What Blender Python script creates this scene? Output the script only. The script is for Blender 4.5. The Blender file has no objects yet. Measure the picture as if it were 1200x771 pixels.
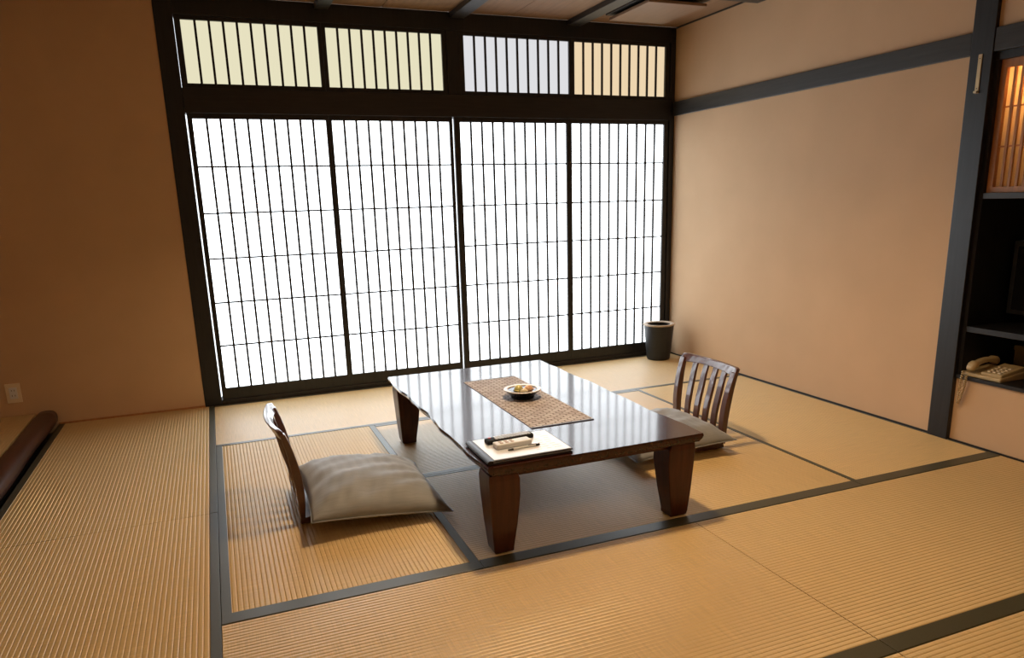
import bpy, bmesh, math, random
from mathutils import Vector, Matrix
random.seed(7)
S = bpy.context.scene
COL = S.collection

# ------------------------------------------------------------------ camera
cd = bpy.data.cameras.new('camera'); cam = bpy.data.objects.new('camera', cd); COL.objects.link(cam)
cd.sensor_fit = 'HORIZONTAL'; cd.sensor_width = 36.0
cd.lens = 858.43 / 1200 * 36; cd.shift_y = (449.74 - 385.5) / 1200; cd.clip_start = 0.05
RT = Vector((0.926966, -0.37412155, -0.02769672)); UP = Vector((0.11537585, 0.21405915, 0.96998304)); FW = Vector((0.35696282, 0.90233683, -0.24159014))
cam.matrix_world = Matrix(((RT.x, UP.x, -FW.x, 0.18088), (RT.y, UP.y, -FW.y, -5.51968), (RT.z, UP.z, -FW.z, 1.36728), (0, 0, 0, 1)))
S.camera = cam
# ------------------------------------------------------------------ light and exposure
WINDOW_LIGHT = 4.4
LAMP_LIGHT = 400.0
w = bpy.data.worlds.new('World'); S.world = w; w.use_nodes = True
w.node_tree.nodes['Background'].inputs['Color'].default_value = (0.86, 0.93, 1.0, 1)     # overcast daylight outside the screens
w.node_tree.nodes['Background'].inputs['Strength'].default_value = 2.5
S.view_settings.view_transform = 'Standard'; S.view_settings.look = 'None'
S.view_settings.gamma = 1.0; S.view_settings.use_curve_mapping = False
S.view_settings.exposure = 0.0

# ------------------------------------------------------------------ materials
def mat(name, col, rough=0.6, metal=0.0, spec=0.5, coat=0.0, coat_ior=1.5, emit=None, es=0.0, noise=None, bump=None, sheen=0.0):
    m = bpy.data.materials.new(name); m.use_nodes = True
    nt = m.node_tree; b = nt.nodes['Principled BSDF']
    b.inputs['Base Color'].default_value = (*col, 1); b.inputs['Roughness'].default_value = rough
    b.inputs['Metallic'].default_value = metal; b.inputs['Specular IOR Level'].default_value = spec
    b.inputs['Coat Weight'].default_value = coat; b.inputs['Coat IOR'].default_value = coat_ior; b.inputs['Coat Roughness'].default_value = 0.03
    b.inputs['Sheen Weight'].default_value = sheen
    if emit: b.inputs['Emission Color'].default_value = (*emit, 1); b.inputs['Emission Strength'].default_value = es
    tc = nt.nodes.new('ShaderNodeTexCoord')
    def tex(scale, detail=4):
        mp = nt.nodes.new('ShaderNodeMapping'); nt.links.new(tc.outputs['Object'], mp.inputs['Vector'])
        mp.inputs['Scale'].default_value = scale
        n = nt.nodes.new('ShaderNodeTexNoise'); n.inputs['Scale'].default_value = 1; n.inputs['Detail'].default_value = detail
        nt.links.new(mp.outputs['Vector'], n.inputs['Vector']); return n
    if noise:                       # (scale xyz, amount): mottled or streaked colour of the thing itself
        sc, amt = noise; n = tex(sc)
        mr = nt.nodes.new('ShaderNodeMapRange'); mr.inputs['From Min'].default_value = 0.25; mr.inputs['From Max'].default_value = 0.75
        mr.inputs['To Min'].default_value = 1 - amt; mr.inputs['To Max'].default_value = 1 + amt
        nt.links.new(n.outputs['Fac'], mr.inputs['Value'])
        mx = nt.nodes.new('ShaderNodeVectorMath'); mx.operation = 'SCALE'; mx.inputs[0].default_value = col
        nt.links.new(mr.outputs['Result'], mx.inputs['Scale']); nt.links.new(mx.outputs['Vector'], b.inputs['Base Color'])
    if bump:
        sc, st, dist = bump; n = tex(sc)
        bp = nt.nodes.new('ShaderNodeBump'); bp.inputs['Strength'].default_value = st; bp.inputs['Distance'].default_value = dist
        nt.links.new(n.outputs['Fac'], bp.inputs['Height']); nt.links.new(bp.outputs['Normal'], b.inputs['Normal'])
    return m

def emis(name, col, strength):
    m = bpy.data.materials.new(name); m.use_nodes = True; nt = m.node_tree; nt.nodes.clear()
    o = nt.nodes.new('ShaderNodeOutputMaterial'); e = nt.nodes.new('ShaderNodeEmission')
    e.inputs['Color'].default_value = (*col, 1); e.inputs['Strength'].default_value = strength
    nt.links.new(e.outputs[0], o.inputs['Surface']); return m

M = {}
M['plaster'] = mat('plaster', (0.62, 0.425, 0.265), 0.9, spec=0.2, noise=((2.5, 2.5, 2.5), 0.05), bump=((220, 220, 220), 0.15, 0.002))
M['darkwood'] = mat('dark stained timber', (0.011, 0.0105, 0.012), 0.42, noise=((60, 60, 4), 0.35), bump=((90, 90, 5), 0.15, 0.001))
M['beamwood'] = mat('dark ceiling timber', (0.03, 0.027, 0.025), 0.4, noise=((60, 4, 60), 0.3))
M['lintel'] = mat('lintel timber', (0.014, 0.011, 0.0105), 0.45, noise=((4, 60, 60), 0.4))
M['ceilwood'] = mat('ceiling cedar', (0.26, 0.15, 0.08), 0.6, noise=((40, 3, 40), 0.18))
M['vent'] = mat('vent cover wood', (0.25, 0.155, 0.095), 0.55, noise=((30, 4, 30), 0.1))
M['tatami'] = mat('tatami rush', (0.67, 0.475, 0.215), 0.38, spec=0.5, noise=((320, 7, 20), 0.14))
def rush_gloss(m):
    # rush stalks run across the ribs (local y): the gloss is narrow along them, wide across
    nt = m.node_tree; b = nt.nodes['Principled BSDF']; b.inputs['Anisotropic'].default_value = 0.9; b.inputs['IOR'].default_value = 1.75
    t = nt.nodes.new('ShaderNodeVectorTransform'); t.vector_type = 'VECTOR'; t.convert_from = 'OBJECT'; t.convert_to = 'WORLD'; t.inputs[0].default_value = (1, 0, 0)
    nt.links.new(t.outputs[0], b.inputs['Tangent'])
rush_gloss(M['tatami'])
M['heri'] = mat('tatami border cloth', (0.056, 0.053, 0.028), 0.42, spec=0.5, noise=((500, 500, 500), 0.4))
M['heri'].node_tree.nodes['Principled BSDF'].inputs['IOR'].default_value = 1.65
M['table'] = mat('lacquered wood', (0.034, 0.008, 0.004), 0.25, spec=0.08, coat=0.75, coat_ior=1.45, noise=((70, 3, 70), 0.35), bump=((3, 1.2, 3), 0.05, 0.004))
M['table'].node_tree.nodes['Principled BSDF'].inputs['Coat Roughness'].default_value = 0.09
M['tableleg'] = mat('lacquered leg wood', (0.056, 0.014, 0.005), 0.35, spec=0.25, coat=0.2, noise=((60, 60, 4), 0.35))
M['chair'] = mat('bent chair wood', (0.085, 0.028, 0.018), 0.28, coat=0.7, noise=((50, 50, 6), 0.3))
M['log'] = mat('polished log', (0.046, 0.015, 0.011), 0.4, coat=0.2, noise=((30, 3, 30), 0.4), bump=((14, 2, 14), 0.3, 0.006))
M['cushion'] = mat('cushion cloth', (0.24, 0.245, 0.245), 0.6, spec=0.45, sheen=0.4, noise=((9, 160, 9), 0.10), bump=((500, 500, 500), 0.2, 0.001))
M['black'] = mat('black plastic', (0.012, 0.012, 0.013), 0.4)
M['binblack'] = mat('bin black', (0.012, 0.012, 0.014), 0.5, noise=((8, 8, 120), 0.3))
M['cream'] = mat('cream rim', (0.50, 0.40, 0.30), 0.6)
M['switch'] = mat('ivory plastic', (0.78, 0.66, 0.48), 0.45)
M['beige'] = mat('beige plastic', (0.50, 0.37, 0.19), 0.45)
M['white'] = mat('white plastic', (0.74, 0.74, 0.73), 0.4)
M['grey'] = mat('grey rubber', (0.66, 0.70, 0.76), 0.4)
M['remote'] = mat('matt black plastic', (0.010, 0.010, 0.011), 0.75, spec=0.3)
M['red'] = mat('red rubber', (0.5, 0.06, 0.04), 0.5)
M['leather'] = mat('dark binder leather', (0.020, 0.014, 0.013), 0.35, bump=((300, 300, 300), 0.3, 0.001))
M['page'] = mat('page paper', (0.80, 0.84, 0.90), 0.22, spec=0.8)
M['print'] = mat('page print', (0.55, 0.42, 0.36), 0.6)
M['brass'] = mat('pale brass', (0.55, 0.42, 0.24), 0.4, metal=0.5)
M['olive'] = mat('olive card', (0.16, 0.12, 0.045), 0.6)
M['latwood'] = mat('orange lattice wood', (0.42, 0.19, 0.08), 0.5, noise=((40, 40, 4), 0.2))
M['screen'] = mat('screen glass', (0.006, 0.006, 0.008), 0.12)
M['bowlout'] = mat('black glaze', (0.010, 0.010, 0.012), 0.2)
M['bowlin'] = mat('brown glaze', (0.10, 0.025, 0.012), 0.5, spec=0.2)
M['bowlrim'] = mat('pale glaze', (0.72, 0.68, 0.62), 0.2)
M['sw1'] = mat('yellow green wrapper', (0.55, 0.50, 0.18), 0.3)
M['sw2'] = mat('peach wrapper', (0.70, 0.42, 0.26), 0.35)
M['sw3'] = mat('cream wrapper', (0.78, 0.68, 0.48), 0.35)
M['steel'] = mat('outlet slot', (0.03, 0.025, 0.02), 0.5)
# shoji paper: a lit window, each tint from what stands outside behind it
M['paper_low'] = emis('lit shoji paper', (0.90, 0.96, 1.0), WINDOW_LIGHT)
M['paper_yellow'] = emis('lit transom paper yellow', (1.0, 0.94, 0.66), 0.80)
M['paper_grey'] = emis('lit transom paper grey', (0.97, 0.97, 1.0), 0.76)
M['paper_peach'] = emis('lit transom paper peach', (1.0, 0.78, 0.50), 0.85)
M['shade'] = mat('lamp shade wood', (0.10, 0.06, 0.03), 0.6)

def runner_mat():
    m = mat('woven runner', (0.30, 0.22, 0.17), 0.8, spec=0.3); nt = m.node_tree; b = nt.nodes['Principled BSDF']
    tc = nt.nodes.new('ShaderNodeTexCoord'); mp = nt.nodes.new('ShaderNodeMapping'); nt.links.new(tc.outputs['Object'], mp.inputs['Vector'])
    mp.inputs['Scale'].default_value = (1, 1, 1)
    br = nt.nodes.new('ShaderNodeTexBrick'); br.inputs['Scale'].default_value = 1.0
    br.inputs['Color1'].default_value = (0.60, 0.56, 0.54, 1); br.inputs['Color2'].default_value = (0.40, 0.35, 0.33, 1); br.inputs['Mortar'].default_value = (0.19, 0.15, 0.14, 1)
    br.inputs['Mortar Size'].default_value = 0.0035; br.inputs['Brick Width'].default_value = 0.048; br.inputs['Row Height'].default_value = 0.021
    nt.links.new(mp.outputs['Vector'], br.inputs['Vector']); nt.links.new(br.outputs['Color'], b.inputs['Base Color'])
    bp = nt.nodes.new('ShaderNodeBump'); bp.inputs['Strength'].default_value = 0.5; bp.inputs['Distance'].default_value = 0.002; bp.invert = True
    nt.links.new(br.outputs['Fac'], bp.inputs['Height']); nt.links.new(bp.outputs['Normal'], b.inputs['Normal'])
    return m
M['runner'] = runner_mat()
def translucent_paper():
    m = bpy.data.materials.new('lamp paper'); m.use_nodes = True; nt = m.node_tree; nt.nodes.clear()
    o = nt.nodes.new('ShaderNodeOutputMaterial'); t = nt.nodes.new('ShaderNodeBsdfTranslucent'); d = nt.nodes.new('ShaderNodeBsdfDiffuse'); mx = nt.nodes.new('ShaderNodeMixShader')
    t.inputs['Color'].default_value = (0.85, 0.75, 0.6, 1); d.inputs['Color'].default_value = (0.7, 0.55, 0.4, 1); mx.inputs[0].default_value = 0.4
    nt.links.new(t.outputs[0], mx.inputs[1]); nt.links.new(d.outputs[0], mx.inputs[2]); nt.links.new(mx.outputs[0], o.inputs['Surface']); return m
M['lamppaper'] = translucent_paper()

# ------------------------------------------------------------------ mesh helpers
class MB:
    def __init__(s): s.v = []; s.f = []
    def box(s, x0, x1, y0, y1, z0, z1):
        n = len(s.v)
        s.v += [(x0, y0, z0), (x1, y0, z0), (x1, y1, z0), (x0, y1, z0), (x0, y0, z1), (x1, y0, z1), (x1, y1, z1), (x0, y1, z1)]
        s.f += [tuple(n + i for i in q) for q in ((0, 3, 2, 1), (4, 5, 6, 7), (0, 1, 5, 4), (1, 2, 6, 5), (2, 3, 7, 6), (3, 0, 4, 7))]; return s
    def rings(s, rings, caps=True, closed=True):
        n = len(s.v); k = len(rings[0])
        for r in rings: s.v += [tuple(p) for p in r]
        for i in range(len(rings) - 1):
            for j in range(k if closed else k - 1):
                a = n + i * k + j; b = n + i * k + (j + 1) % k
                s.f.append((a, b, b + k, a + k))
        if caps:
            s.f.append(tuple(n + j for j in reversed(range(k)))); s.f.append(tuple(n + (len(rings) - 1) * k + j for j in range(k)))
        return s
    def lathe(s, prof, seg=40, c=(0, 0, 0)):
        rs = [[(c[0] + r * math.cos(2 * math.pi * j / seg), c[1] + r * math.sin(2 * math.pi * j / seg), c[2] + z) for j in range(seg)] for r, z in prof]
        return s.rings(rs)
    def tube(s, pts, r, seg=8):
        rs = []
        for i, p in enumerate(pts):
            p = Vector(p); t = (Vector(pts[min(i + 1, len(pts) - 1)]) - Vector(pts[max(i - 1, 0)])).normalized()
            a = t.cross(Vector((0.31, 0.2, 0.93))).normalized(); b = t.cross(a)
            rr = r[i] if isinstance(r, (list, tuple)) else r
            rs.append([p + a * rr * math.cos(2 * math.pi * j / seg) + b * rr * math.sin(2 * math.pi * j / seg) for j in range(seg)])
        return s.rings(rs)
    def mesh(s, name):
        me = bpy.data.meshes.new(name); me.from_pydata(s.v, [], s.f)
        bm = bmesh.new(); bm.from_mesh(me); bmesh.ops.recalc_face_normals(bm, faces=bm.faces); bm.to_mesh(me); bm.free(); return me

def link(name, me, m, parent=None, loc=(0, 0, 0), rz=0, bevel=0, smooth=False):
    if m is not None and not me.materials: me.materials.append(M[m])
    o = bpy.data.objects.new(name, me); COL.objects.link(o); o.parent = parent; o.location = loc; o.rotation_euler = (0, 0, rz)
    if smooth: me.polygons.foreach_set('use_smooth', [True] * len(me.polygons))
    if bevel:
        b = o.modifiers.new('bevel', 'BEVEL'); b.width = bevel; b.segments = 2; b.limit_method = 'ANGLE'; b.angle_limit = 0.7
    return o
def W(name, m, parent, x0, x1, y0, y1, z0, z1): return B(name, m, parent, x0, x1, y0, y1, z0 - (0.13 if z0 == 0 else 0), z1)
def B(name, m, parent, x0, x1, y0, y1, z0, z1, bevel=0):
    """a box whose origin sits at its own centre of base"""
    c = ((x0 + x1) / 2, (y0 + y1) / 2, z0)
    me = MB().box(x0 - c[0], x1 - c[0], y0 - c[1], y1 - c[1], 0, z1 - z0).mesh(name)
    p = parent.location if parent is not None else Vector()
    return link(name, me, m, parent, Vector(c) - p, bevel=bevel)
def empty(name, loc=(0, 0, 0), rz=0, parent=None):
    o = bpy.data.objects.new(name, None); COL.objects.link(o); o.location = loc; o.rotation_euler = (0, 0, rz); o.empty_display_size = 0.1; o.parent = parent; return o
def tag(o, label, cat, group=None, kind=None):
    o['label'] = label; o['category'] = cat
    if group: o['group'] = group
    if kind: o['kind'] = kind
    return o

# ------------------------------------------------------------------ room shell
H = 2.707; XR = 3.9; XL = -1.95; YB = -6.2
tag(W('wall_window', 'plaster', None, XL, -0.001, 0.004, 0.13, 0, H), 'dark tan plaster wall beside the paper screens, with the outlet', 'wall', kind='structure')
tag(W('wall_right', 'plaster', None, XR, XR + 0.12, -2.66, 0.13, 0, H), 'plain tan plaster wall right of the paper screens', 'wall', kind='structure')
wa = empty('wall_alcove', (XR, -3.75, 0)); tag(wa, 'tan plaster wall above and below the television cabinet', 'wall', kind='structure')
B('upper_wall', 'plaster', wa, XR, XR + 0.12, -4.7, -2.7815, 2.024, H)
B('recess_wall', 'plaster', wa, 4.445, 4.55, -4.7, -2.66, 0, H)
W('lower_wall', 'plaster', wa, XR + 0.005, XR + 0.12, -4.7, -2.78, 0, 0.355)
W('far_wall', 'plaster', wa, XR, XR + 0.12, YB, -4.7, 0, H)
tag(W('wall_back', 'plaster', None, XL, XR + 0.12, YB - 0.12, YB, 0, H), 'tan plaster wall opposite the paper screens', 'wall', kind='structure')
tag(W('wall_left', 'plaster', None, XL - 0.12, XL, YB, 0.13, 0, H), 'tan plaster wall behind the raised alcove floor', 'wall', kind='structure')
tag(W('wall_side', 'plaster', None, XL, -0.93, -3.1, -2.98, 0, H), 'tan plaster partition at the end of the raised alcove', 'wall', kind='structure')

ceil = tag(B('ceiling', 'ceilwood', None, XL, XR + 0.12, YB, 0.13, H + 0.03, H + 0.08), 'brown cedar board ceiling', 'ceiling', kind='structure')
bme = None
xs = [XL + i * 0.4875 for i in range(13)]
for i in range(12):
    me = MB().box(0.002, 0.4855, YB + 0.01, 0.0, 0, 0.03).mesh('ceiling_board') if bme is None else bme
    bme = me
    link('ceiling_board', me, 'ceilwood', ceil, Vector((xs[i], 0, H)) - ceil.location)

floor = tag(B('floor', 'darkwood', None, XL, XR + 0.12, YB, 0.13, -0.12, -0.055), 'tatami floor of straw mats with dark cloth borders', 'floor', kind='structure')

def tatami(x0, x1, y0, y1, along, edges, parent=None, z=0.0):
    """straw mat with real ribs; along = direction of the ribs; edges = border widths on the two long sides (low, high)"""
    parent = parent or floor
    g = 0.0015; x0 += g; x1 -= g; y0 += g; y1 -= g
    cx, cy = (x0 + x1) / 2, (y0 + y1) / 2
    L, Wd = (x1 - x0, y1 - y0) if along == 'x' else (y1 - y0, x1 - x0)
    n = max(8, round(Wd / 0.0182)); p = Wd / n
    prof = [(-Wd / 2, -0.05), (-Wd / 2, -0.0024)]
    for i in range(n):
        a = -Wd / 2 + i * p
        prof += [(a + 0.11 * p, -0.0007), (a + 0.24 * p, -0.0001), (a + 0.5 * p, 0.0), (a + 0.76 * p, -0.0001), (a + 0.89 * p, -0.0007), (a + p, -0.0024)]
    prof += [(Wd / 2, -0.05)]
    nseg = 1
    rings = [[(-L / 2 + L * k / nseg, a, b) for a, b in prof] for k in range(nseg + 1)]
    me = MB().rings(rings).mesh('tatami_mat')
    rz = 0 if along == 'x' else -math.pi / 2          # local +y -> world +x when turned by -90 degrees
    o = link('tatami_mat', me, 'tatami', parent, Vector((cx, cy, z)) - parent.location, rz)
    for side, wdt in zip((-1, 1), edges):
        if not wdt: continue
        a, b = sorted((side * Wd / 2, side * (Wd / 2 - wdt)))
        e = MB().box(-L / 2, L / 2, a - (0.0005 if side < 0 else 0), b + (0.0005 if side > 0 else 0), -0.03, 0.0016).mesh('border')
        link('border', e, 'heri', o, bevel=0.0012)
    return o
HW = 0.034
gx = [-0.912, 0.060, 1.008, 1.976, 2.940, 3.895]; yB, yE, yC, yD, yN = -1.013, -2.030, -3.085, -4.117, -5.12
lst = [
    (gx[0], gx[1], yE - 0.025, 0.0, 'y', (HW, HW)), (gx[0], gx[1], -4.1, yE - 0.025, 'y', (HW, HW)), (gx[0], gx[1], YB, -4.1, 'y', (HW, HW)),
    (gx[1], gx[3], yB, 0.0, 'x', (HW, HW)), (gx[3], gx[5], yB, 0.0, 'x', (HW, HW)),
    (gx[1], gx[2], yC, yB, 'y', (HW, HW)), (gx[4], gx[5], yC, yB, 'y', (0.022, 0.012)),
    (gx[2], gx[4], yE, yB, 'x', (HW, HW)), (gx[2], gx[4], yC, yE, 'x', (0.066, 0.02)),
    (gx[1], gx[3], yD, yC, 'x', (0.069, 0)), (gx[3], gx[5], yD, yC, 'x', (0.069, 0)),
    (gx[1], gx[3], yN, yD, 'x', (HW, 0)), (gx[3], gx[5], yN, yD, 'x', (HW, 0)),
    (gx[1], gx[3], YB, yN, 'x', (HW, HW)), (gx[3], gx[5], YB, yN, 'x', (HW, HW)),
]
mats = [tatami(*a) for a in lst]
# the strip of border cloth that closes the ends of the two lengthwise mats at the near row
for o, (xa, xb) in ((mats[5], (gx[1], gx[2])), (mats[6], (gx[4], gx[5]))):
    Lm = yB - yC
    e = MB().box(Lm / 2 - 0.0670, Lm / 2 - 0.0005, -(xb - xa) / 2 + 0.001, (xb - xa) / 2 - 0.001, -0.03, 0.0021).mesh('border')
    link('border', e, 'heri', o, bevel=0.0012)

# raised alcove floor on the left, behind a polished log
af = B('floor_alcove', 'darkwood', None, XL, -1.03, -2.98, 0.0, -0.05, 0.035)
tag(af, 'raised straw mat floor of the alcove behind the log', 'floor', kind='structure')
tatami(XL, -1.035, -2.97, 0.0, 'y', (HW, 0), af, 0.089)
rings = []
for k in range(41):
    y = -2.97 * k / 40
    r = [];
    for j in range(20):
        a = 2 * math.pi * j / 20
        wob = 1 + 0.06 * math.sin(3 * y + 1) * math.cos(a) + 0.04 * math.sin(7 * y) * math.sin(2 * a)
        ex = abs(math.cos(a)) ** 0.7 * (1 if math.cos(a) > 0 else -1); ez = abs(math.sin(a)) ** 0.7 * (1 if math.sin(a) > 0 else -1)
        r.append((0.058 * ex * wob, y, 0.051 * ez * wob + 0.050))
    rings.append(r)
lg = link('alcove_log', MB().rings(rings).mesh('alcove_log'), 'log', None, (-0.974, -0.002, 0.002), smooth=True)
tag(lg, 'polished dark red log edging the raised alcove floor', 'log')

# ------------------------------------------------------------------ timber frame of the screens
def trim(n, m, label, *a, bevel=0.003):
    o = B('trim_%d' % n, m, None, *a, bevel=bevel); return tag(o, label, 'timber', kind='structure')
trim(1, 'darkwood', 'black post between dark plaster wall and paper screens', 0.0, 0.1120, 0.0, 0.13, -0.1, H)
trim(2, 'darkwood', 'black corner post where screens meet the right wall', 3.852, 3.8995, 0.0, 0.13, -0.1, H)
trim(3, 'darkwood', 'black head beam under the ceiling above the screens', 0.1125, 3.8515, 0.0, 0.13, 2.587, H)
trim(4, 'lintel', 'black lintel between transom screens and sliding screens', 0.1125, 3.8515, -0.006, 0.13, 1.990, 2.146)
trim(5, 'lintel', 'black grooved sill under the sliding screens', 0.1125, 3.8515, 0.0, 0.13, -0.1, 0.034)
trim(6, 'darkwood', 'short black post in the middle of the transom row', 1.927, 2.028, 0.004, 0.13, 2.1465, 2.5865)
for i, (xa, xb) in enumerate(((1.000, 1.095), (1.958, 2.070), (2.907, 3.020))):
    trim(7 + i, 'beamwood', 'dark ceiling beam running out from above the %s' % ('first transom mullion beside the yellow papers', 'short middle post', 'mullion beside the peach transom')[i], xa, xb, YB, -0.001, 2.668, H - 0.0005)
trim(10, 'beamwood', 'dark cross beam on the ceiling behind the vent cover', 3.0205, XR - 0.002, -1.09, -0.985, 2.655, H - 0.0005, bevel=0.012)
# right wall timber
trim(11, 'darkwood', 'tall dark pillar beside the television cabinet', 3.878, 4.02, -2.781, -2.660, 0.0, H)
trim(12, 'beamwood', 'dark rail across the tan wall right of the screens', 3.882, 3.8995, -2.6595, -0.001, 2.022, 2.133)
trim(17, 'beamwood', 'thin dark strip where the right wall meets the ceiling', 3.889, 3.8995, -2.6595, -0.001, H - 0.010, H - 0.0005, bevel=0)
trim(13, 'beamwood', 'dark rail across the wall above the lattice lamp', 3.882, 3.8995, -4.7, -2.7815, 2.022, 2.133)
trim(14, 'darkwood', 'thin dark strip along the foot of the right wall', 3.8955, 3.9, -2.6595, -0.001, 0.0, 0.011, bevel=0)
trim(15, 'darkwood', 'thin dark strip below the television cabinet', 3.8955, 3.9045, -4.7, -2.7815, 0.0, 0.008, bevel=0)
trim(16, 'latwood', 'thin brown strip along the foot of the dark plaster wall', -0.912, -0.001, -0.006, 0.0035, 0.0, 0.012, bevel=0)

# ------------------------------------------------------------------ shoji panels
def shoji(n, label, x0, x1, xs0, xs1, z0, z1, zf0, zf1, paper, nv, nh):
    """paper x0..x1, frame xs0..xs1; paper z0..z1, frame zf0..zf1"""
    root = empty('window_%d' % n, ((xs0 + xs1) / 2, 0.03, zf0)); tag(root, label, 'window', 'paper screens of the window wall', 'structure')
    fy0, fy1 = 0.012, 0.034
    B('stile', 'darkwood', root, xs0, x0, fy0, fy1, zf0, zf1); B('stile', 'darkwood', root, x1, xs1, fy0, fy1, zf0, zf1)
    B('rail', 'darkwood', root, x0, x1, fy0, fy1, zf0, z0); B('rail', 'darkwood', root, x0, x1, fy0, fy1, z1, zf1)
    B('paper', paper, root, x0, x1, 0.0305, 0.0318, z0, z1)
    me = MB().box(-0.0075, 0.0075, -0.006, 0.006, 0, z1 - z0).mesh('lattice_bar')
    for i in range(1, nv + 1):
        link('lattice_bar', me, 'darkwood', root, Vector((x0 + (x1 - x0) * i / (nv + 1), 0.0243, z0)) - root.location)
    if nh:
        me = MB().box(-(x1 - x0) / 2, (x1 - x0) / 2, -0.004, 0.004, -0.0055, 0.0055).mesh('lattice_rail')
        for i in range(1, nh + 1):
            link('lattice_rail', me, 'darkwood', root, Vector(((x0 + x1) / 2, 0.0263, z0 + (z1 - z0) * i / (nh + 1))) - root.location)
LOW = (0.117, 1.956, 0.0345, 1.9895); UPP = (2.175, 2.560, 2.1465, 2.5865)
shoji(1, 'sliding paper screen next to the dark plaster wall', 0.152, 1.019, 0.1205, 1.0395, *LOW, 'paper_low', 9, 5)
shoji(2, 'sliding paper screen second from the dark plaster wall', 1.061, 1.925, 1.0405, 1.950, *LOW, 'paper_low', 9, 5)
shoji(3, 'sliding paper screen second from the waste bin corner', 2.009, 2.897, 1.962, 2.9205, *LOW, 'paper_low', 9, 5)
shoji(4, 'sliding paper screen standing behind the waste bin', 2.945, 3.808, 2.9215, 3.8515, *LOW, 'paper_low', 9, 5)
shoji(5, 'yellowish transom screen in the corner by the dark plaster wall', 0.152, 1.012, 0.1145, 1.0385, *UPP, 'paper_yellow', 9, 0)
shoji(6, 'yellowish transom screen beside the short middle post', 1.066, 1.895, 1.0395, 1.9265, *UPP, 'paper_yellow', 9, 0)
shoji(7, 'pale grey transom screen', 2.062, 2.925, 2.0285, 2.9485, *UPP, 'paper_grey', 9, 0)
shoji(8, 'peach coloured transom screen', 2.972, 3.808, 2.9495, 3.8515, *UPP, 'paper_peach', 9, 0)

# ------------------------------------------------------------------ ceiling: vent cover and lamp
vt = empty('ceiling_vent', (3.34, -0.56, H)); tag(vt, 'square wooden cover with dark frame hung under the ceiling', 'vent')
B('frame', 'beamwood', vt, 3.09, 3.60, -0.86, -0.27, 2.690, H - 0.0005, bevel=0.003)
B('spacer', 'darkwood', vt, 3.16, 3.53, -0.78, -0.35, 2.672, 2.690)
B('cover', 'vent', vt, 3.11, 3.58, -0.84, -0.29, 2.652, 2.672, bevel=0.003)
def ceiling_lamp(x, y, label, power):
    lp = empty('ceiling_lamp', (x, y, H)); tag(lp, label, 'lamp')
    def ring(prof, seg=40): return MB().rings([[(r * math.cos(2 * math.pi * j / seg), r * math.sin(2 * math.pi * j / seg), z) for j in range(seg)] for r, z in prof], caps=False)
    link('canopy', MB().lathe([(0.06, -0.03), (0.06, 0)]).mesh('canopy'), 'shade', lp)
    link('stem', MB().lathe([(0.012, -0.12), (0.012, -0.03)], 12).mesh('stem'), 'shade', lp)
    link('lamp_shade', ring(((0.20, -0.31), (0.18, -0.12), (0.012, -0.115), (0.012, -0.125), (0.17, -0.13), (0.193, -0.31), (0.20, -0.31))).mesh('lamp_shade'), 'shade', lp)
    d = link('diffuser', MB().lathe([(0.105, -0.190), (0.105, -0.180)], 40).mesh('diffuser'), None, lp); d.data.materials.append(emis('lamp diffuser', (1.0, 0.72, 0.43), power))
ceiling_lamp(1.62, -2.48, 'round warm ceiling lamp with dark shade above the low table', LAMP_LIGHT)
ceiling_lamp(1.62, -5.20, 'added unseen warm lamp near the back wall, brightening the near floor', LAMP_LIGHT * 0.38)  # invented second lamp, added behind the camera to lift the near floor

# ------------------------------------------------------------------ television cabinet with lattice lamp
cb = empty('alcove_cabinet', (4.2, -3.7, 0.355)); tag(cb, 'dark cabinet with lit lattice lamp, television bay and telephone shelf', 'cabinet')
Y0, Y1 = -4.69, -2.7815
B('shelf', 'darkwood', cb, 3.892, 4.42, Y0, Y1, 0.356, 0.376, bevel=0.002)
B('shelf', 'darkwood', cb, 3.905, 4.42, Y0 + 0.021, Y1 - 0.021, 0.615, 0.645, bevel=0.002)
B('shelf', 'beamwood', cb, 3.905, 4.42, Y0 + 0.021, Y1 - 0.021, 1.312, 1.342, bevel=0.002)
B('shelf', 'darkwood', cb, 3.905, 4.42, Y0, Y1, 1.982, 2.021)
B('back_panel', 'darkwood', cb, 4.42, 4.44, Y0, Y1, 0.356, 1.999)
B('side_panel', 'darkwood', cb, 3.905, 4.42, Y1 - 0.02, Y1, 0.3765, 1.9815); B('side_panel', 'darkwood', cb, 3.905, 4.42, Y0, Y0 + 0.02, 0.3765, 1.9815)
dy0, dy1, dz0, dz1 = -3.62, Y1 - 0.0215, 1.3425, 1.9815
d = MB(); xf0, xf1 = 3.925, 3.950
d.box(xf0, xf1, dy0, dy1, dz0, dz0 + 0.028).box(xf0, xf1, dy0, dy1, dz1 - 0.04, dz1).box(xf0, xf1, dy0, dy0 + 0.03, dz0 + 0.028, dz1 - 0.04).box(xf0, xf1, dy1 - 0.03, dy1, dz0 + 0.028, dz1 - 0.04)
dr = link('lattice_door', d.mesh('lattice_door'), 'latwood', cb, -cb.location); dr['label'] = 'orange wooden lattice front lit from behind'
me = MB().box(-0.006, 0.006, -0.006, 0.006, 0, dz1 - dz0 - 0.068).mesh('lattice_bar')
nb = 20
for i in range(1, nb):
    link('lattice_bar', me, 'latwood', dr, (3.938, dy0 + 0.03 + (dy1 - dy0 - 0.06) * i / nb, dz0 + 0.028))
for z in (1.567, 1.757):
    link('lattice_rail', MB().box(-0.004, 0.004, dy0 + 0.03, dy1 - 0.03, -0.004, 0.004).mesh('lattice_rail'), 'latwood', dr, (3.939, 0, z))
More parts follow.
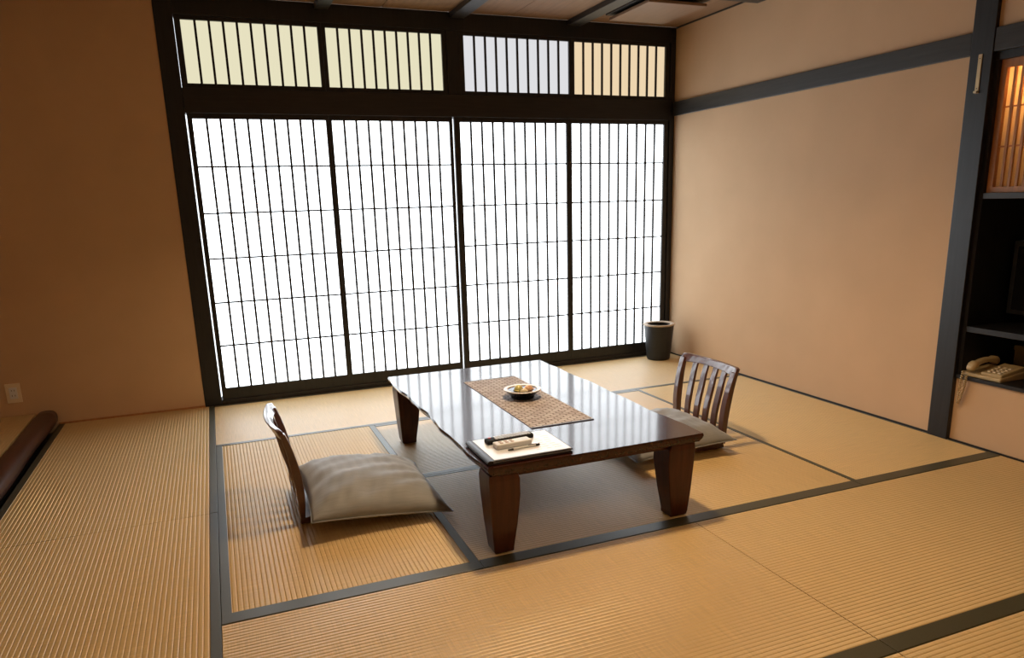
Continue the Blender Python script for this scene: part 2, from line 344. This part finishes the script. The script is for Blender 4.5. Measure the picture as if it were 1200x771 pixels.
link('paper', MB().box(3.946, 3.948, dy0 + 0.031, dy1 - 0.031, dz0 + 0.029, dz1 - 0.041).mesh('paper'), 'lamppaper', dr)
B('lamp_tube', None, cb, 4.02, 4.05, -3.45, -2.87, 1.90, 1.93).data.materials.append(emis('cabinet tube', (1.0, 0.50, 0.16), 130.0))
B('door_panel', 'darkwood', cb, 3.925, 3.95, Y0 + 0.0215, dy0 - 0.001, dz0, dz1)
tv = empty('television', (4.2, -3.25, 0.645)); tag(tv, 'black flat television in the dark cabinet bay', 'television')
B('housing', 'black', tv, 4.15, 4.20, -3.66, -2.835, 0.70, 1.09, bevel=0.006)
B('screen', 'screen', tv, 4.147, 4.150, -3.63, -2.862, 0.725, 1.062)
B('neck', 'black', tv, 4.165, 4.20, -3.30, -3.20, 0.66, 0.70); B('base', 'black', tv, 4.08, 4.28, -3.42, -3.08, 0.6455, 0.66, bevel=0.004)
# telephone
ph = empty('telephone', (3.905, -2.90, 0.3765)); tag(ph, 'beige desk telephone with coiled cord on the low cabinet shelf', 'telephone')
def wedge(x0, x1, y0, y1, z0, zf, zb):
    m = MB(); m.v = [(x0, y0, z0), (x1, y0, z0), (x1, y1, z0), (x0, y1, z0), (x0, y0, zf), (x1, y0, zb), (x1, y1, zb), (x0, y1, zf)]
    m.f = [(0, 3, 2, 1), (4, 5, 6, 7), (0, 1, 5, 4), (1, 2, 6, 5), (2, 3, 7, 6), (3, 0, 4, 7)]; return m
link('base', wedge(0.0, 0.20, -0.125, 0.095, 0.0, 0.020, 0.045).mesh('base'), 'beige', ph, bevel=0.006)
kp = link('keypad_panel', wedge(0.012, 0.19, -0.118, -0.005, 0.020, 0.036, 0.066).mesh('keypad_panel'), 'beige', ph, bevel=0.006)
km = MB().box(-0.006, 0.006, -0.007, 0.007, 0, 0.006).mesh('key')
for i in range(4):
    for j in range(3): link('key', km, 'switch', kp, (0.035 + 0.026 * i, -0.092 + 0.028 * j, 0.0395 + 0.0044 * i))
pts = [(-0.012 + 0.215 * t, 0.045, 0.050 + 0.022 * math.sin(math.pi * t) + 0.020 * t) for t in [i / 12 for i in range(13)]]
hs = MB(); rs = []
for i, p in enumerate(pts):
    t = i / 12; hw = 0.024 if (t < 0.22 or t > 0.78) else 0.019; hh = 0.022 if (t < 0.22 or t > 0.78) else 0.013
    if i in (0, 12): hw *= 0.7; hh *= 0.6
    rs.append([(p[0], p[1] + hw * (abs(math.cos(a)) ** .6) * (1 if math.cos(a) > 0 else -1), p[2] + hh * (abs(math.sin(a)) ** .6) * (1 if math.sin(a) > 0 else -1)) for a in [2 * math.pi * j / 12 for j in range(12)]])
link('handset', hs.rings(rs).mesh('handset'), 'beige', ph, smooth=True)
cpts = []
for i in range(241):
    t = i / 240
    if t < 0.5: u = t * 2; c = Vector((-0.020 - 0.006 * math.sin(math.pi * u), 0.070 + 0.012 * u, 0.030 - 0.19 * u))
    else: u = (t - 0.5) * 2; c = Vector((-0.020 - 0.006 * u, 0.082 - 0.035 * math.sin(u * 1.5), -0.16 + 0.17 * u))
    a = t * 2 * math.pi * 34
    cpts.append(c + Vector((0.0065 * math.cos(a), 0.0065 * math.sin(a), 0)))
link('cord', MB().tube(cpts, 0.0024, 5).mesh('cord'), 'beige', ph, smooth=True)
cardb = empty('card_box', (4.2, -2.93, 0.3765)); tag(cardb, 'small olive box standing behind the telephone', 'box')
B('box_body', 'olive', cardb, 4.18, 4.24, -2.965, -2.895, 0.377, 0.505, bevel=0.002); B('lid', 'olive', cardb, 4.176, 4.244, -2.969, -2.891, 0.505, 0.53, bevel=0.002)
# brass strip on pillar
bs = empty('hook_strip', (3.876, -2.721, 1.83)); tag(bs, 'narrow pale brass strip fixed on the dark pillar', 'hook')
B('plate', 'brass', bs, 3.8735, 3.8778, -2.731, -2.711, 1.835, 2.02, bevel=0.001)
B('hook', 'brass', bs, 3.862, 3.8735, -2.729, -2.713, 1.836, 1.846)
for z in (1.858, 2.0): link('screw', MB().lathe([(0.003, 0), (0.003, 0.002)], 10).mesh('screw'), 'steel', bs, Vector((3.8725, -2.721, z)) - bs.location).rotation_euler = (0, math.pi / 2, 0)

# outlet on the left wall
ol = empty('wall_outlet', (-1.135, 0.004, 0.176)); tag(ol, 'ivory electric outlet plate low on the dark plaster wall', 'outlet')
B('plate', 'switch', ol, -1.178, -1.093, -0.004, 0.0035, 0.178, 0.306, bevel=0.002)
sk = B('socket', 'white', ol, -1.158, -1.113, -0.006, -0.0041, 0.205, 0.28, bevel=0.001)
for dx in (-0.008, 0.008):
    for z in (0.222, 0.256): B('slot', 'steel', ol, -1.1355 + dx - 0.0015, -1.1355 + dx + 0.0015, -0.0066, -0.0061, z, z + 0.010)

# ------------------------------------------------------------------ waste bin
wb = empty('waste_bin', (3.675, -0.175, 0.002)); tag(wb, 'black round waste bin with pale rim in the screen corner', 'bin')
link('body', MB().lathe([(0.095, 0.0), (0.100, 0.012), (0.128, 0.300), (0.122, 0.300), (0.095, 0.02), (0.0, 0.02)], 48).mesh('body'), 'binblack', wb, smooth=False)
link('rim', MB().rings([[(r * math.cos(2 * math.pi * j / 48), r * math.sin(2 * math.pi * j / 48), z) for j in range(48)] for r, z in ((0.1285, 0.296), (0.1335, 0.300), (0.1335, 0.308), (0.128, 0.312), (0.098, 0.306), (0.096, 0.301), (0.1215, 0.298), (0.1285, 0.296))], caps=False).mesh('rim'), 'cream', wb, smooth=True)

# ------------------------------------------------------------------ low table
TZ = 0.380; tx0, tx1, ty0, ty1 = 1.050, 2.040, -3.035, -1.330
tb = empty('low_table', ((tx0 + tx1) / 2, (ty0 + ty1) / 2, 0.002)); tag(tb, 'dark lacquered low table with wavy natural long edges', 'table')
cx, cy = tb.location.x, tb.location.y
def wav(y, k):
    return 0.006 * math.sin(6.1 * y + k) + 0.0050 * math.sin(15 * y + 2.1 * k) + 0.0015 * math.sin(33 * y + k)
N = 60
def outline(off, z, zw=0):
    L = []; ys = [ty0 - cy + (ty1 - ty0) * i / N for i in range(N + 1)]
    e = off * 0.25
    for i, y in enumerate(ys): L.append((tx0 - cx - off + wav(y, 1.0) * 0.9 + (off * 0.5 * math.sin(23 * y) * 0.4), y + (-e if i == 0 else e if i == N else 0), z))
    for i, y in reversed(list(enumerate(ys))): L.append((tx1 - cx + off - wav(y, 4.0) * 0.9, y + (-e if i == 0 else e if i == N else 0), z))
    return L
zz = TZ - 0.002
top = MB().rings([outline(-0.016, zz - 0.036), outline(-0.002, zz - 0.022), outline(0.003, zz - 0.010), outline(0.0, zz)])
tt = link('table_top', top.mesh('table_top'), 'table', tb)
B('apron', 'tableleg', tb, tx0 + 0.10, tx1 - 0.10, ty0 + 0.035, ty0 + 0.060, TZ - 0.060, TZ - 0.0365)
B('apron', 'tableleg', tb, tx0 + 0.10, tx1 - 0.10, ty1 - 0.090, ty1 - 0.065, TZ - 0.060, TZ - 0.0365)
for sx, sy in ((0, 0), (1, 0), (0, 1), (1, 1)):
    # outer faces nearly flush with the slab, inner faces taper towards the foot
    ox = (tx0 + 0.012) if sx == 0 else (tx1 - 0.030); oy = (ty0 + 0.008) if sy == 0 else (ty1 - 0.045)
    dx = 1 if sx == 0 else -1; dyy = 1 if sy == 0 else -1
    rs = []
    for t, wd, ins in ((0, 0.082, 0.022), (0.06, 0.086, 0.018), (0.35, 0.108, 0.010), (0.72, 0.128, 0.003), (0.92, 0.130, 0.0), (1.0, 0.118, 0.002)):
        z = 0.0 + t * (TZ - 0.0385)
        a, b = ox + dx * ins - cx, ox + dx * (ins + wd) - cx; c, d_ = oy + dyy * ins - cy, oy + dyy * (ins + wd) - cy
        x0, x1 = sorted((a, b)); y0, y1 = sorted((c, d_))
        rs.append([(x0, y0, z), (x1, y0, z), (x1, y1, z), (x0, y1, z)])
    link('leg', MB().rings(rs).mesh('leg'), 'tableleg', tb, bevel=0.006)

# runner
rn = empty('table_runner', (1.564, -2.158, TZ)); tag(rn, 'brown woven table runner lying under the sweets bowl', 'runner')
m = MB(); rings = []
for i in range(41):
    y = -0.478 + 0.956 * i / 40; b = 0.0004 * math.sin(i * 1.7)
    rings.append([(-0.156, y, 0.0004), (0.156, y, 0.0004), (0.156, y, 0.0026 + b), (-0.156, y, 0.0026 - b)])
link('cloth', m.rings(rings).mesh('cloth'), 'runner', rn)
for s in (-1, 1): link('hem', MB().box(-0.156, 0.156, s * 0.4835 - 0.0045, s * 0.4835 + 0.0045, 0.0004, 0.0038).mesh('hem'), 'leather', rn)

# bowl and sweets
bw = empty('sweets_bowl', (1.575, -2.140, TZ + 0.0035)); tag(bw, 'black shallow bowl with pale rim, sweets inside', 'bowl')
link('body', MB().lathe([(0.040, 0), (0.056, 0.0), (0.060, 0.003), (0.064, 0.018), (0.086, 0.036), (0.0958, 0.0428)], 48).mesh('body'), 'bowlout', bw, smooth=False)
def ringsurf(prof, seg=48): return MB().rings([[(r * math.cos(2 * math.pi * j / seg), r * math.sin(2 * math.pi * j / seg), z) for j in range(seg)] for r, z in prof], caps=False)
link('rim', ringsurf([(0.0955, 0.0430), (0.098, 0.0455), (0.0965, 0.048), (0.086, 0.0462), (0.0755, 0.0455), (0.076, 0.0435), (0.0955, 0.0430)]).mesh('rim'), 'bowlrim', bw, smooth=True)
link('inside', ringsurf([(0.0005, 0.0190), (0.062, 0.0190), (0.070, 0.026), (0.0760, 0.0456), (0.0770, 0.0450), (0.071, 0.025), (0.063, 0.018), (0.0005, 0.018), (0.0005, 0.0190)]).mesh('inside'), 'bowlin', bw, smooth=True)
def sweet(x, y, z, rz, lx, ly, h, m, label):
    rt = empty('wrapped_sweet', (bw.location.x + x, bw.location.y + y, bw.location.z + z), rz); tag(rt, label, 'sweet', 'sweets in the bowl')
    rs = []
    for i in range(9):
        t = i / 8; k = math.sin(math.pi * min(max(t, 0.04), 0.96)) ** 0.45
        rs.append([(lx * (t - 0.5), ly / 2 * k * math.cos(a), h / 2 + h / 2 * k * math.sin(a) * (1 if math.sin(a) > 0 else 0.95)) for a in [2 * math.pi * j / 12 for j in range(12)]])
    link('filling', MB().rings(rs).mesh('filling'), m, rt, smooth=True)
    for s in (-1, 1):
        f = MB(); x0 = s * lx * 0.47; x1 = s * (lx * 0.5 + 0.010)
        f.rings([[(x0, -ly * .2, h * .45), (x0, ly * .2, h * .45), (x0, ly * .2, h * .55), (x0, -ly * .2, h * .55)], [(x1, -ly * .42, h * .40), (x1, ly * .42, h * .52), (x1, ly * .42, h * .60), (x1, -ly * .42, h * .48)]])
        link('wrapper_end', f.mesh('wrapper_end'), m, rt)
sweet(-0.022, 0.004, 0.0195, 0.9, 0.048, 0.044, 0.050, 'sw1', 'yellow-green wrapped sweet in the bowl')
sweet(0.027, -0.014, 0.0195, 0.15, 0.050, 0.042, 0.046, 'sw2', 'large peach wrapped sweet in the bowl')
sweet(-0.010, -0.043, 0.0195, -0.1, 0.042, 0.024, 0.040, 'sw3', 'cream sweet in front of the yellow-green one')
sweet(0.004, 0.042, 0.0195, 0.2, 0.034, 0.022, 0.034, 'sw3', 'cream sweet at the bare brown part of the bowl')
sweet(0.044, 0.022, 0.0195, 1.9, 0.020, 0.018, 0.026, 'sw2', 'small peach sweet by the bowl wall')

# binder with page, remotes, pen
bi = empty('binder', (1.252, -2.872, TZ)); tag(bi, 'dark leather binder holding a printed sheet on the table', 'binder')
link('cover', MB().box(-0.178, 0.178, -0.138, 0.134, 0.0005, 0.007).mesh('cover'), 'leather', bi, bevel=0.003)
link('cover', MB().box(-0.176, 0.178, -0.138, 0.134, 0.0125, 0.0185).mesh('cover'), 'leather', bi, bevel=0.002)
link('sheets', MB().box(-0.168, 0.172, -0.130, 0.128, 0.007, 0.0125).mesh('sheets'), 'page', bi)
link('spine', MB().rings([[(-0.176 + 0.012 * math.cos(a), y, 0.0105 + 0.0098 * math.sin(a)) for a in [2 * math.pi * j / 14 for j in range(14)]] for y in (-0.138, 0.134)]).mesh('spine'), 'leather', bi)
pg = link('page', MB().box(-0.158, 0.172, -0.131, 0.129, 0.0186, 0.0196).mesh('page'), 'page', bi)
for k in range(9):
    for q in range(3):
        a = 0.035 + 0.042 * q + random.uniform(-.006, .006)
        link('print_line', MB().box(a, a + random.uniform(0.018, 0.036), 0.105 - 0.025 * k, 0.109 - 0.025 * k, 0.01955, 0.0198).mesh('print_line'), 'print', pg)
PZ = TZ + 0.0198
rm = empty('television_remote', (1.236, -2.802, PZ), 0.055); tag(rm, 'long black remote control with rows of grey buttons', 'remote')
link('body', MB().box(-0.105, 0.105, -0.023, 0.023, 0, 0.018).mesh('body'), 'remote', rm, bevel=0.005)
bmme = MB().box(-0.0052, 0.0052, -0.0045, 0.0045, 0, 0.0035).mesh('button')
for i in range(12):
    for j in range(3): link('button', bmme, 'grey', rm, (-0.062 + 0.0135 * i, -0.0125 + 0.0125 * j, 0.0178))
link('power_button', MB().box(-0.006, 0.006, -0.005, 0.005, 0, 0.003).mesh('power_button'), 'red', rm, (-0.086, 0.010, 0.0178))
ac = empty('air_conditioner_remote', (1.222, -2.873, PZ), 0.06); tag(ac, 'short white remote control lying beside the black one', 'remote')
link('body', MB().box(-0.078, 0.078, -0.026, 0.026, 0, 0.021).mesh('body'), 'white', ac, bevel=0.005)
link('display', MB().box(0.030, 0.066, -0.016, 0.016, 0.0206, 0.0214).mesh('display'), 'grey', ac)
bmm2 = MB().box(-0.006, 0.006, -0.0045, 0.0045, 0, 0.0025).mesh('button')
for i in range(3):
    for j in range(2): link('button', bmm2, 'print', ac, (-0.052 + 0.024 * i, -0.009 + 0.018 * j, 0.0208))
pe = empty('pen', (1.252, -2.926, PZ + 0.0048), 0.09); tag(pe, 'cream ballpoint pen with dark ends on the printed sheet', 'pen')
def rod(x0, x1, r0, r1): return MB().rings([[(x, r * math.cos(a), r * math.sin(a)) for a in [2 * math.pi * j / 12 for j in range(12)]] for x, r in ((x0, r0), (x1, r1))])
link('barrel', rod(-0.05, 0.052, 0.0045, 0.0045).mesh('barrel'), 'white', pe); link('grip', rod(-0.072, -0.05, 0.003, 0.0047).mesh('grip'), 'black', pe); link('cap', rod(0.052, 0.070, 0.0047, 0.0047).mesh('cap'), 'black', pe)
link('clip', MB().box(0.018, 0.056, -0.0012, 0.0012, 0.0045, 0.0062).mesh('clip'), 'black', pe)

# ------------------------------------------------------------------ legless chairs
def interp(tab, z):
    for (a, b), (c, d_) in zip(tab, tab[1:]):
        if z <= c:
            t = (z - a) / (c - a); t = min(max(t, 0), 1); return b + (d_ - b) * t
    return tab[-1][1]
PROF = [(0.0, 0.016), (0.06, 0.018), (0.12, 0.020), (0.18, 0.018), (0.24, 0.011), (0.30, 0.001), (0.36, -0.012), (0.42, -0.030), (0.47, -0.048)]   # height, forward
def bar(y0, y1, z0, z1, wd, th, bow):
    rs = []
    for i in range(15):
        t = i / 14; z = z0 + (z1 - z0) * t; y = y0 + (y1 - y0) * t; s = interp(PROF, z) + bow(y, z)
        h = th * (0.8 + 0.5 * math.sin(math.pi * t)) / 2; ww = wd / 2
        rs.append([(s - h, y - ww, z), (s + h, y - ww, z), (s + h, y + ww, z), (s - h, y + ww, z)])
    return MB().rings(rs)
def bowf(y, z): return -0.030 * (1 - (y / 0.235) ** 2) * min(z / 0.3, 1)
def chair(loc, rz, label):
    r = empty('legless_chair', loc, rz); tag(r, label, 'chair', 'legless chairs at the low table')
    st = [[], [], []]
    rs = []
    for i in range(13):                     # seat: thin bent board, narrower at the front
        t = i / 12; x = 0.005 + 0.50 * t; hw = 0.222 - 0.02 * t; zb = 0.0015; zt = 0.030 + 0.004 * math.sin(math.pi * t)
        if i in (0, 12): zt -= 0.006
        rs.append([(x, -hw, zb), (x, hw, zb), (x, hw, zt), (x, -hw, zt)])
    link('seat', MB().rings(rs).mesh('seat'), 'chair', r, bevel=0.005)
    for s in (-1, 1): link('stile', bar(s * 0.214, s * 0.236, 0.030, 0.432, 0.042, 0.028, bowf).mesh('stile'), 'chair', r, bevel=0.004)
    for k in range(4):
        a = (-0.126 + 0.084 * k)
        link('slat', bar(a * 0.97, a * 1.06, 0.044, 0.425, 0.042, 0.014, bowf).mesh('slat'), 'chair', r, bevel=0.003)
    rs = []
    for i in range(25):                     # top rail, bowed backwards, crowned
        y = -0.252 + 0.504 * i / 24; u = y / 0.252
        zc = 0.434 - 0.004 * u * u; hh = 0.018 + 0.008 * u * u; hh *= (1 - 2.4 * max(0, abs(u) - 0.9))
        s = interp(PROF, 0.45) + bowf(y, 0.45); tl = 0.010; th = 0.012
        rs.append([(s - th + tl, y, zc - hh), (s + th + tl, y, zc - hh), (s + th - tl, y, zc + hh), (s - th - tl, y, zc + hh)])
    link('top_rail', MB().rings(rs).mesh('top_rail'), 'chair', r, bevel=0.005)
    rs = []
    for i in range(13):
        y = -0.205 + 0.41 * i / 12; s = interp(PROF, 0.05) + bowf(y, 0.05)
        rs.append([(s - 0.012, y, 0.028), (s + 0.012, y, 0.028), (s + 0.012, y, 0.056), (s - 0.012, y, 0.056)])
    link('bottom_rail', MB().rings(rs).mesh('bottom_rail'), 'chair', r, bevel=0.003)
    return r
chair((0.395, -2.150, 0.002), 0.0, 'dark wooden legless chair by the raised alcove side of the table')
chair((2.695, -2.135, 0.002), math.pi, 'dark wooden legless chair by the plain tan wall side of the table')

def cushion(loc, rz, lx, ly, T, zoff, label, seed, tip=(0, 0, 0, 0), bot=0.022):
    """square floor cushion: pinched corners, plump middle; tip = extra height at corners (-x-y, +x-y, +x+y, -x+y)"""
    rnd = random.Random(seed); ph_ = [rnd.uniform(0, 6.28) for _ in range(12)]
    n = 44; m = MB(); idx = {}
    def P(i, j, side):
        u = -1 + 2 * i / n; v = -1 + 2 * j / n
        x = u * lx / 2 * (1 - 0.06 * (1 - abs(v) ** 2.2)); y = v * ly / 2 * (1 - 0.06 * (1 - abs(u) ** 2.2))
        k = ((1 - abs(u) ** 3.4) * (1 - abs(v) ** 3.4)) ** 0.6
        w_ = 0.0022 * math.sin(9 * u + 4 * v + ph_[0]) + 0.0022 * math.sin(17 * v - 6 * u + ph_[1]) + 0.0022 * math.sin(24 * u * v + 9 * v + ph_[2]) + 0.0012 * math.sin(38 * u + 12 * v * v + ph_[4])
        cr = 0.008 * math.exp(-((u + 0.2) / 0.25) ** 2) * math.sin(8 * v + ph_[3]) * (1 if v < 0 else 0.3)
        zt = T * k + (w_ + cr) * min(1, k * 1.5)
        zb = -bot * k
        base = zoff + ((1 - u) * (1 - v) * tip[0] + (1 + u) * (1 - v) * tip[1] + (1 + u) * (1 + v) * tip[2] + (1 - u) * (1 + v) * tip[3]) / 4
        return (x, y, base + (zt if side else zb))
    for side in (0, 1):
        for i in range(n + 1):
            for j in range(n + 1):
                edge = i in (0, n) or j in (0, n)
                if side == 1 and edge: idx[(1, i, j)] = idx[(0, i, j)]; continue
                idx[(side, i, j)] = len(m.v); m.v.append(P(i, j, side))
        for i in range(n):
            for j in range(n): m.f.append((idx[(side, i, j)], idx[(side, i + 1, j)], idx[(side, i + 1, j + 1)], idx[(side, i, j + 1)]))
    rt = empty('floor_cushion', loc, rz); tag(rt, label, 'cushion', 'cushions on the legless chairs')
    link('cover', m.mesh('cover'), 'cushion', rt, smooth=True)
    # piped seam round the edge
    e = [P(i, 0, 0) for i in range(n)] + [P(n, j, 0) for j in range(n)] + [P(n - i, n, 0) for i in range(n)] + [P(0, n - j, 0) for j in range(n + 1)]
    link('seam', MB().tube(e, 0.0026, 6).mesh('seam'), 'cushion', rt, smooth=True)
    return rt
cushion((0.732, -2.265, 0.0), 0.0, 0.61, 0.67, 0.118, 0.066, 'plump grey floor cushion on the chair by the alcove side', 3, (0.034, -0.028, -0.020, 0.05), 0.036)
cushion((2.370, -2.170, 0.0), math.pi, 0.62, 0.60, 0.095, 0.066, 'grey floor cushion on the chair by the plain tan wall', 8, (0.03, -0.01, -0.01, 0.02))
